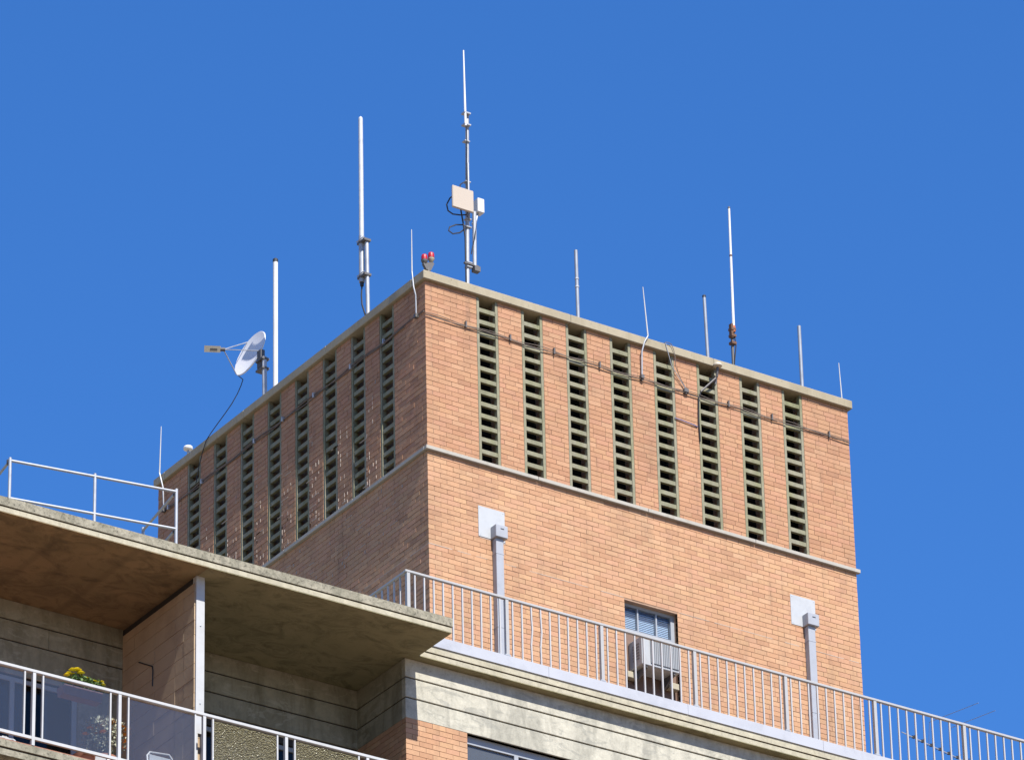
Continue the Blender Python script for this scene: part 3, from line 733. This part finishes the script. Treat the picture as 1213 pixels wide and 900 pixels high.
MB().bbox(5.0, 5.09, -.06, -.002, 2.35, 2.43, .01).build('junction', 'bracket', wl)
bc = MB().tube([(4.81, -.012, 1.83), (4.93, -.02, 1.822), (5.05, -.018, 1.812), (5.19, -.02, 1.80), (5.26, -.015, 1.79)], .009, 6).build('blue_wire', 'bluecable', None, True)
tag(bc, 'short blue wire crossing the brick pier between two louvre strips', 'wire')
sn = thing('dome_sensor', (5.6, -.15, 2.7), 'small cream dome on a strut bracket just under the coping', 'sensor')
MB().lathe((5.62, -.15, 2.955), [(.045, -.02), (.075, 0), (.078, .02), (.062, .05), (.03, .068), (.005, .072)], 16).build('dome', 'cream', sn, True)
MB().tube([(5.62, -.15, 2.94), (5.625, -.11, 2.78), (5.60, -.02, 2.72)], .022, 8).build('stem', 'bracket', sn)
MB().tube([(5.625, -.10, 2.77), (5.335, -.04, 2.45)], .016, 8).build('strut', 'bracket', sn)
MB().tube([(5.64, -.13, 2.93), (5.66, -.05, 2.80), (5.66, -.012, 2.70)], .014, 8).build('stay', 'galv', sn)
MB().tube([(5.335, -.04, 2.44), (5.30, -.03, 2.34), (5.287, -.03, 2.1), (5.282, -.03, 1.87), (5.29, -.03, 1.7), (5.30, -.02, 1.53)], .011, 6).build('drop_cable', 'black', sn, True)

# ------------------------------------------------------------------ lightning rods
def rod(pts, lab, r=.010, foot=None):
    t = thing('lightning_rod', pts[-1], lab, 'lightning rod', 'lightning spikes around the tower roof')
    MB().tube(pts[:2], r * 0.55, 8, r).build('spike', 'whitepaint', t, True)
    if len(pts) > 2: MB().tube(pts[1:], r, 8).build('down_lead', 'galv', t, True)
    p = pts[-1]; MB().box(p[0] - .03, p[0] + .03, p[1] - .03, p[1] + .03, p[2] - .035, p[2] + .03).build('clamp', 'bracket' if foot is None else foot, t)
    return t
rod([(-.10, .215, 3.995), (-.10, .22, 3.218), (-.09, .192, 2.928), (-.06, .18, 2.777), (-.035, .215, 2.43)], 'thin white lightning spike bent down the shaded face beside the red lamps', .012)
rod([(-.10, 8.136, 4.023), (-.10, 8.177, 3.147), (-.09, 8.075, 2.83), (-.035, 8.134, 2.436)], 'thin white lightning spike at the far corner of the shaded face', .013)
rod([(4.203, -.1, 4.053), (4.269, -.1, 3.154), (4.204, -.09, 3.03), (4.168, -.06, 2.861), (4.168, -.035, 2.402)], 'thin white lightning spike bent down over the coping above the wall cable', .013)
rod([(8.372, .15, 3.94), (8.40, .15, 3.175)], 'thin white lightning spike standing on the coping at the tower end past all louvres', .012)

# ------------------------------------------------------------------ masts and antennas on the roof
def stub(x, y, z0, z1, r, lab, mat='steel', lean=0.0, cap=None):
    t = thing('steel_stub_pole', (x, y, z0), lab, 'pole', 'short grey steel poles along the coping')
    MB().tube([(x, y, z0), (x + lean, y, z1)], r, 12).build('tube', mat, t, True)
    MB().lathe((x, y, z0), [(r * 2.6, 0), (r * 2.6, .012), (r * 1.3, .02)], 12).build('base_flange', 'galv', t)
    if cap: MB().lathe((x + lean, y, z1 - .02), [(r * 1.12, 0), (r * 1.12, .035), (r * .5, .045)], 12).build('cap', cap, t)
    return t
t = stub(3.100, .2, 3.14, 4.56, .030, 'grey steel pole with two clamp rings standing behind the coping', lean=-.006)
for z in (3.86, 4.01): MB().lathe((3.096, .2, z), [(.036, 0), (.036, .03)], 12).build('clamp_ring', 'galv', t)
stub(5.690, .2, 3.14, 4.45, .028, 'grey steel pole with dark cap beside the cream dome sensor', lean=-.027, cap='black')
stub(7.612, .2, 3.14, 4.45, .031, 'bare grey steel pole without cap between whip antenna and end spike')

def whip(x, y, lab):
    t = thing('whip_antenna', (x, y, 3.14), lab, 'antenna')
    MB().tube([(x - .016, y, 3.14), (x - .016, y, 4.0)], .026, 10).build('mount_pole', 'bracket', t, True)
    MB().tube([(x, y - .03, 4.06), (x + .016, y - .03, 6.33)], .025, 12, .019).build('radome', 'white', t, True)
    MB().lathe((x + .016, y - .03, 6.33), [(.022, 0), (.022, .025), (.01, .04)], 12).build('tip_cap', 'bracket', t)
    MB().lathe((x, y - .03, 3.96), [(.031, 0), (.031, .11)], 12).build('collar', 'orange', t)
    MB().lathe((x + .009, y - .03, 5.40), [(.0245, 0), (.0245, .03)], 12).build('seam_band', 'rust', t)
    for z in (3.72, 3.86, 3.98): MB().box(x - .065, x + .03, y - .06, y + .035, z, z + .045).build('clamp', 'rust', t)
    MB().box(x - .06, x - .02, y - .05, y + .02, 3.84, 4.10).build('clamp_plate', 'rust', t)
    MB().tube([(x + .005, y - .03, 3.95), (x + .02, y - .05, 3.7), (x - .01, y - .03, 3.4), (x - .02, y, 3.15)], .011, 6).build('feed_cable', 'black', t, True)
whip(6.259, .25, 'white whip antenna with orange collar and rusty clamp on the coping')

# thick white dipole antenna clamped to a pole at the shaded edge
t = thing('dipole_antenna', (.25, 2.1, 3.14), 'tall white tube antenna clamped beside a short pole on the shaded edge', 'antenna')
MB().tube([(.25, 2.085, 3.14), (.25, 2.105, 4.80)], .034, 12).build('support_pole', 'galv', t, True)
MB().tube([(.22, 2.215, 4.95), (.22, 2.21, 7.19)], .041, 14, .037).build('radome', 'fibre', t, True)
MB().lathe((.22, 2.21, 7.19), [(.037, 0), (.030, .03), (.012, .05)], 12).build('tip', 'fibre', t, True)
MB().tube([(.22, 2.215, 4.08), (.22, 2.215, 4.949)], .048, 14).build('base_tube', 'galv', t, True)
for z in (4.17, 4.82):
    MB().box(.17, .30, 2.05, 2.28, z - .02, z + .02).build('clamp', 'bracket', t)
    MB().tube([(.16, 2.06, z + .03), (.16, 2.27, z + .03)], .009, 6).build('clamp_bolt', 'galv', t)
MB().lathe((.22, 2.215, 4.01), [(.03, 0), (.035, .07)], 10).build('connector', 'black', t)
MB().tube([(.22, 2.215, 4.02), (.21, 2.22, 3.85), (.20, 2.19, 3.65), (.22, 2.12, 3.42), (.24, 2.07, 3.2), (.26, 2.05, 3.13)], .014, 6).build('feed_cable', 'black', t, True)

t = thing('vent_tube', (.25, 4.973, 3.14), 'plain thick white upright tube with black cap behind the dish', 'pole')
MB().tube([(.25, 4.973, 3.14), (.25, 4.97, 5.83)], .042, 16).build('tube', 'white', t, True)
MB().lathe((.25, 4.97, 5.83), [(.046, -.02), (.046, .035), (.03, .05)], 14).build('cap', 'black', t)

# twin red obstruction lights on the corner
t = thing('obstruction_light', (.14, .14, 3.14), 'pair of red aviation warning lamps on a small bracket at the tower corner', 'lamp')
MB().tube([(.17, .15, 3.14), (.17, .15, 3.33)], .03, 8).build('stem', 'bracket', t)
MB().prism([(.06, 3.38), (.12, 3.28), (.20, 3.28), (.27, 3.43), (.25, 3.45), (.08, 3.40)][::-1], 'Y', .125, .175).build('bracket', 'bracket', t)
for (x, z) in ((.095, 3.425), (.225, 3.50)):
    b_ = MB().lathe((x, .15, z), [(.02, -.05), (.04, -.02), (.054, .010), (.054, .025), (.050, .03)], 14).build('lamp_base', 'block' if x > .2 else 'bracket', t)
    MB().lathe((x, .15, z + .031), [(.050, 0), (.051, .03), (.050, .07), (.043, .092), (.025, .105), (.005, .109)], 14).build('lens', 'redlamp', b_, True)
    MB().tube([(x + .053 * math.cos(a), .15 + .053 * math.sin(a), z + .030) for a in [k * math.pi / 6 for k in range(13)]], .004, 5).build('guard_ring', 'bracket', b_)

# main communications mast
t = thing('communications_mast', (1.02, .3, 3.14), 'tall steel mast with flat beige panel, small white radio box and top whip', 'antenna mast')
MB().tube([(1.01, .3, 3.14), (1.075, .3, 6.60)], .036, 12, .030).build('mast_tube', 'galv', t, True)
MB().tube([(1.135, .26, 3.62), (1.150, .26, 4.72)], .034, 10).build('side_tube', 'galv', t, True)
MB().tube([(1.035, .24, 4.55), (1.032, .24, 5.60)], .016, 8).build('thin_tube', 'galv', t, True)
MB().tube([(.998, .24, 6.30), (.986, .24, 7.74)], .022, 10, .012).build('whip', 'white', t, True)
for z in (3.66, 3.74, 4.40, 4.55, 5.25, 6.02): MB().box(.985, 1.085, .245, .335, z, z + .018).build('clamp', 'galv', t)
MB().box(1.10, 1.21, .20, .30, 3.60, 3.69).build('tube_clamp', 'bracket', t); MB().box(.93, 1.20, .235, .275, 3.70, 3.725).build('crossbar', 'bracket', t)
for z in (6.32, 6.54): MB().box(.97, 1.095, .22, .325, z, z + .025).build('whip_clamp', 'galv', t)
pn = MB(); pn.bbox(.63, 1.04, .10, .145, 4.595, 5.005, .012); pn.build('panel_antenna', 'beige', t)
MB().box(.93, 1.03, .146, .27, 4.72, 4.92).build('panel_bracket', 'bracket', t)
rb = MB(); rb.bbox(1.185, 1.315, .20, .34, 4.72, 4.985, .012); rb.build('radio_box', 'white', t)
MB().tube([(1.22, .27, 4.72), (1.18, .27, 4.55), (1.12, .28, 4.50)], .02, 8).build('radio_arm', 'galv', t, True)
MB().tube([(.80, .16, 4.90), (.757, .22, 4.929), (.68, .26, 4.84), (.640, .3, 4.73), (.665, .3, 4.62), (.76, .3, 4.585), (.90, .28, 4.60), (.99, .25, 4.62)], .012, 6).build('cable', 'black', t, True)
MB().tube([(.98, .25, 4.40), (.92, .27, 4.42), (.80, .28, 4.39), (.69, .3, 4.32), (.67, .3, 4.25), (.75, .3, 4.215), (.88, .29, 4.27), (.97, .26, 4.36)], .012, 6).build('cable', 'black', t, True)
MB().tube([(.86, .22, 4.66), (.92, .25, 4.45), (.955, .25, 4.2), (.955, .25, 3.7), (.96, .25, 3.2)], .014, 6).build('cable', 'black', t, True)
MB().tube([(1.17, .24, 4.5), (1.12, .22, 4.2), (1.08, .22, 4.05), (1.06, .24, 3.9)], .010, 6).build('cable', 'black', t, True)
MB().tube([(1.02, .24, 6.3), (1.025, .25, 5.9), (1.01, .25, 5.4), (1.0, .25, 5.0)], .010, 6).build('cable', 'black', t, True)
MB().tube([(.93, .25, 5.20), (.87, .24, 5.14), (.84, .20, 5.0)], .010, 6).build('cable', 'black', t, True)

# satellite dish
def camdir(a, b, c_): return (Vector(RX) * a + Vector(UP) * b + Vector(FW) * c_).normalized()
t = thing('satellite_dish', (.25, 5.31, 3.14), 'white satellite dish with cream feed box on arms at the shaded roof edge', 'satellite dish')
nrm = camdir(-.78, .49, -.39); dwn = camdir(-.494, -.869, 0); dwn = (dwn - nrm * dwn.dot(nrm)).normalized(); sde = nrm.cross(dwn)
DC = Vector((.25, 5.811, 4.463)) - nrm * .04; m_ = MB(); RN, SG, R_ = 9, 40, .42
def dp(i, j, back):
    r = R_ * i / RN; q = 2 * math.pi * j / SG
    return DC + (dwn * math.cos(q) + sde * math.sin(q) * 0.94) * r + nrm * (0.036 * (i / RN) ** 2 - (0.012 if back else 0))
vs = []; fs = []
for back in (0, 1):
    for i in range(RN + 1):
        for j in range(SG): vs.append(dp(max(i, .001), j, back))
K = (RN + 1) * SG
for i in range(RN):
    for j in range(SG):
        j2 = (j + 1) % SG; fs.append((i * SG + j, i * SG + j2, (i + 1) * SG + j2, (i + 1) * SG + j)); fs.append((K + i * SG + j, K + (i + 1) * SG + j, K + (i + 1) * SG + j2, K + i * SG + j2))
for j in range(SG):
    j2 = (j + 1) % SG; fs.append((RN * SG + j, RN * SG + j2, K + RN * SG + j2, K + RN * SG + j))
m_.add(vs, fs); m_.build('reflector', 'dishwhite', t, True)
m_ = MB(); m_.tube([dp(RN, j, 0.5) for j in range(SG)] + [dp(RN, 0, .5)], .011, 6); m_.build('rim', 'white', t, True)
FD = DC + nrm * .47 + dwn * .18
for j in (0, 12, 28):
    MB().tube([dp(RN, j, 0), FD], .009, 6).build('feed_arm', 'galv', t)
fx = camdir(-1, .04, 0); fz = camdir(.04, 1, 0); fyv = fx.cross(fz)
m_ = MB(); q = []
for a in (0.05, .32):
    for b_, c_ in ((-.055, -.05), (.055, -.05), (.055, .05), (-.055, .05)): q.append(FD + fx * a + fz * b_ + fyv * c_)
m_.add(q, [(0, 1, 2, 3), (7, 6, 5, 4), (0, 4, 5, 1), (1, 5, 6, 2), (2, 6, 7, 3), (3, 7, 4, 0)]); lnb = m_.build('feed_box', 'cream', t)
m_ = MB(); m_.tube([FD - fx * .03, FD + fx * .049], .034, 10); m_.build('feed_horn', 'bracket', t)
qa = [FD + fx * a + fz * b_ - fyv * .0525 * (1 if (fyv.dot(Vector(FW)) > 0) else -1) for a, b_ in ((.10, -.02), (.22, -.02), (.22, .012), (.10, .012))]
qb = [p - fyv * .004 * (1 if (fyv.dot(Vector(FW)) > 0) else -1) * -1 for p in qa]
m_ = MB(); m_.add(qa + qb, [(0, 1, 2, 3), (7, 6, 5, 4), (0, 4, 5, 1), (1, 5, 6, 2), (2, 6, 7, 3), (3, 7, 4, 0)]); m_.build('name_plate', 'bracket', lnb)
MB().tube([(.25, 5.31, 3.14), (.25, 5.33, 4.16)], .042, 12).build('pole', 'galv', t, True)
bk = DC - nrm * .02
MB().tube([bk, bk - nrm * .06, (.25, 5.46, 4.27)], .035, 8).build('back_bracket', 'bracket', t)
MB().box(.21, .29, 5.38, 5.50, 4.00, 4.33).build('tilt_block', 'bracket', t)
for z in (3.92, 4.10): MB().box(.18, .32, 5.28, 5.50, z, z + .035).build('pole_clamp', 'bracket', t)
pts = [dp(RN, 0, 0) - nrm * .02, (.22, 5.97, 4.02), (.19, 5.985, 3.9), (.15, 6.03, 3.76), (.10, 6.13, 3.60), (.05, 6.27, 3.46), (.0, 6.42, 3.33), (-.05, 6.55, 3.20), (-.09, 6.65, 3.08), (-.09, 6.76, 2.92), (-.06, 6.92, 2.74), (-.03, 7.08, 2.48)]
MB().tube(pts, .008, 6).build('drop_cable', 'black', t, True)

t = thing('roof_lamp', (.25, 7.82, 3.14), 'low white mushroom cap on the roof edge near the far spike', 'lamp')
MB().tube([(.25, 7.82, 3.14), (.25, 7.82, 3.54)], .02, 10).build('stem', 'galv', t)
MB().lathe((.25, 7.82, 3.515), [(.03, 0), (.078, .015), (.085, .04), (.072, .07), (.035, .085), (.005, .088)], 18).build('cap', 'white', t, True)

# ------------------------------------------------------------------ television aerial beyond the terrace railing
bd = Vector((.973, .23, 0)); pd = Vector((-.23, .973, 0)); A0 = Vector((12.304, 4, -.39))
t = thing('television_aerial', (14.49, 4.52, -4.1), 'thin metal television aerial with black element clips behind the terrace railing', 'aerial')
MB().tube([tuple(A0), tuple(A0 + bd * 2.3)], .010, 6).build('boom', 'galv', t)
for k in range(7):
    c_ = A0 + bd * (.32 + .24 * k)
    MB().box(c_.x - .026, c_.x + .026, c_.y - .018, c_.y + .018, c_.z - .014, c_.z + .030).build('element_clip', 'black', t)
    MB().tube([tuple(c_ - pd * .09 + Vector((0, 0, .03))), tuple(c_ + pd * .09 + Vector((0, 0, .03)))], .006, 5).build('element', 'bracket', t)
for a, e_ in (((13.02, 4.11, .015), (13.272, 3.048, .015)), ((13.60, 4.25, .10), (13.829, 3.283, .10))):
    MB().tube([a, e_], .005, 5).build('reflector_rod', 'galv', t)
    MB().tube([(a[0] - .01, a[1] + .045, -.39), (a[0], a[1], a[2])], .004, 5).build('strut', 'bracket', t)
e_ = A0 + bd * 2.25
MB().tube([(e_.x, e_.y, -4.1), (e_.x, e_.y, -.36)], .022, 8).build('mast', 'galv', t)

# ------------------------------------------------------------------ balcony things
random.seed(21)
def leafcloud(c_, rx, ry, rz, nn, size, up=0.4):
    m_ = MB()
    for _ in range(nn):
        while True:
            p = Vector((random.uniform(-1, 1), random.uniform(-1, 1), random.uniform(-1, 1)))
            if p.length < 1: break
        p = Vector((c_[0] + p.x * rx, c_[1] + p.y * ry, c_[2] + p.z * rz))
        d = Vector((random.gauss(0, 1), random.gauss(0, 1), random.gauss(up, .7))).normalized(); s_ = d.orthogonal().normalized()
        s_ = (s_ * math.cos(random.random() * 6) + d.cross(s_) * math.sin(random.random() * 6)); L = size * random.uniform(.6, 1.2); q = d.cross(s_) * L * .12
        m_.add([p, p + d * L * .5 + s_ * L * .3 + q, p + d * L, p + d * L * .5 - s_ * L * .3 + q], [(0, 1, 2), (0, 2, 3)])
    return m_
def blossom(c_, r):
    m_ = MB(); n = 7
    for ring, (rr, h) in enumerate(((r, 0.15 * r), (r * .6, .5 * r))):
        for k in range(n):
            a = 2 * math.pi * (k + .5 * ring) / n; w_ = .42
            d = Vector((math.cos(a), math.sin(a), 0)); s_ = Vector((-d.y, d.x, 0)); c0 = Vector(c_)
            m_.add([c0, c0 + d * rr * .6 + s_ * rr * w_ + Vector((0, 0, h)), c0 + d * rr + Vector((0, 0, h * .8)), c0 + d * rr * .6 - s_ * rr * w_ + Vector((0, 0, h))], [(0, 1, 2), (0, 2, 3)])
    m_.lathe((c_[0], c_[1], c_[2] + .1 * r), [(r * .5, 0), (r * .42, r * .35), (r * .1, r * .5)], 8); return m_
t = thing('flower_trough', (-7.2, -1.92, -6.95), 'dusty pink trough of yellow flowers hung inside the clear glass balustrade', 'flower trough')
m_ = MB(); m_.prism([(-1.99, -6.94), (-2.02, -6.80), (-1.80, -6.80), (-1.83, -6.94)], 'X', -7.55, -6.92); m_.build('trough', 'pinkbox', t)
for x in (-7.4, -7.05): MB().tube([(x, -1.98, -6.80), (x, -2.03, -6.76), (x, -2.055, -6.78)], .008, 6).build('hook', 'galv', t)
leafcloud((-7.22, -1.93, -6.70), .26, .10, .13, 700, .065).build('foliage', 'leaf', t); leafcloud((-6.98, -1.93, -6.69), .14, .09, .10, 420, .055).build('foliage', 'leaf', t)
for (x, z, r) in ((-7.50, -6.66, .045), (-7.44, -6.60, .045), (-7.41, -6.56, .05), (-7.36, -6.59, .04), (-7.33, -6.54, .06), (-7.29, -6.58, .045), (-7.26, -6.57, .045), (-7.23, -6.60, .04),
                  (-7.15, -6.61, .035), (-7.04, -6.63, .03), (-7.0, -6.62, .035), (-6.97, -6.64, .03), (-6.93, -6.63, .03), (-6.90, -6.66, .035), (-6.86, -6.68, .035)):
    blossom((x, -1.96 + random.uniform(-.05, .05), z + .01), r * 1.25).build('flower', 'yellow', t)
t = thing('potted_plant', (-6.66, -1.62, ZF), 'tall silvery plant with orange flowers in terracotta pot behind the clear glass', 'plant')
pot = MB().lathe((-6.66, -1.62, ZF), [(.12, 0), (.17, .26), (.19, .27), (.19, .33), (.165, .33), (.16, .29)], 20).build('pot', 'terracotta', t, True)
m_ = MB(); 
for _ in range(46):
    a = random.uniform(0, 6.28); r = random.uniform(0, .32); zt_ = random.uniform(-7.35, -6.98)
    m_.tube([(-6.66 + .08 * math.cos(a), -1.62 + .08 * math.sin(a), ZF + .28), (-6.66 + .5 * r * math.cos(a), -1.62 + .5 * r * math.sin(a), (ZF + .28 + zt_) / 2 + .05), (-6.66 + r * math.cos(a), -1.62 + r * math.sin(a), zt_)], .005, 4, .003)
m_.build('stem', 'sage', t, kind='stuff'); leafcloud((-6.67, -1.62, -7.28), .36, .26, .32, 1300, .06, .9).build('foliage', 'sage', t)
for _ in range(30):
    a = random.uniform(0, 6.28); r = random.uniform(.02, .40); z = -6.97 - r * .55 - random.uniform(0, .16)
    blossom((-6.63 + r * math.cos(a), -1.62 + r * .8 * math.sin(a), z), random.uniform(.05, .075)).build('flower', 'marigold', t)
t = thing('garden_chair', (-5.48, -1.25, ZF), 'white tube-framed garden chair beside the divider wall on the balcony', 'chair')
cx0, cx1, cy = -5.69, -5.27, -1.22
MB().tube([(cx0, cy - .02, ZF), (cx0, cy, -7.45), (cx0, cy + .05, -7.15), (cx0 + .05, cy + .06, -7.08), (cx1 - .05, cy + .06, -7.05), (cx1, cy + .05, -7.12), (cx1, cy, -7.45), (cx1, cy - .02, ZF)], .018, 8).build('back_frame', 'whitepaint', t, True)
m_ = MB(); m_.bbox(cx0 + .03, cx1 - .03, cy + .035, cy + .055, -7.42, -7.12, .006); m_.build('backrest', 'plate', t)
m_ = MB(); m_.bbox(cx0, cx1, cy - .42, cy, -7.51, -7.48, .008); m_.build('seat', 'plate', t)
for x in (cx0 + .02, cx1 - .02): MB().tube([(x, cy - .40, -7.51), (x, cy - .43, ZF)], .016, 8).build('leg', 'whitepaint', t, True)
def lump(c_, rx, ry, rz, seed):
    random.seed(seed); m_ = MB(); n1, n2 = 10, 16; vs = []; fs = []
    for i in range(n1 + 1):
        th = math.pi * i / n1
        for j in range(n2):
            ph = 2 * math.pi * j / n2; k = 1 + .18 * math.sin(3 * ph + i) + random.uniform(-.1, .1)
            vs.append((c_[0] + rx * k * math.sin(th) * math.cos(ph), c_[1] + ry * k * math.sin(th) * math.sin(ph), c_[2] + rz * max(-.95, math.cos(th) * k)))
    for i in range(n1):
        for j in range(n2): fs.append((i * n2 + j, i * n2 + (j + 1) % n2, (i + 1) * n2 + (j + 1) % n2, (i + 1) * n2 + j))
    return m_.add(vs, fs)
tag(lump((-6.93, -1.93, ZF + .10), .20, .08, .105, 3).build('cloth_bundle', 'cloth', None, True), 'crumpled white cloth on the balcony floor beside the terracotta pot', 'cloth')
tag(MB().lathe((-7.15, -1.90, ZF), [(.13, 0), (.16, .05), (.17, .13), (.15, .13), (.14, .06)], 18).build('terracotta_bowl', 'terracotta', None, True), 'low empty terracotta bowl on the balcony floor under the flower trough', 'bowl')
tag(lump((-8.42, -1.95, ZF + .05), .16, .06, .055, 8).build('cloth_bundle', 'cloth', None, True), 'small folded white cloth near the balcony edge below the door', 'cloth')
for o in bpy.data.objects:
    if '_o' in o: del o['_o']
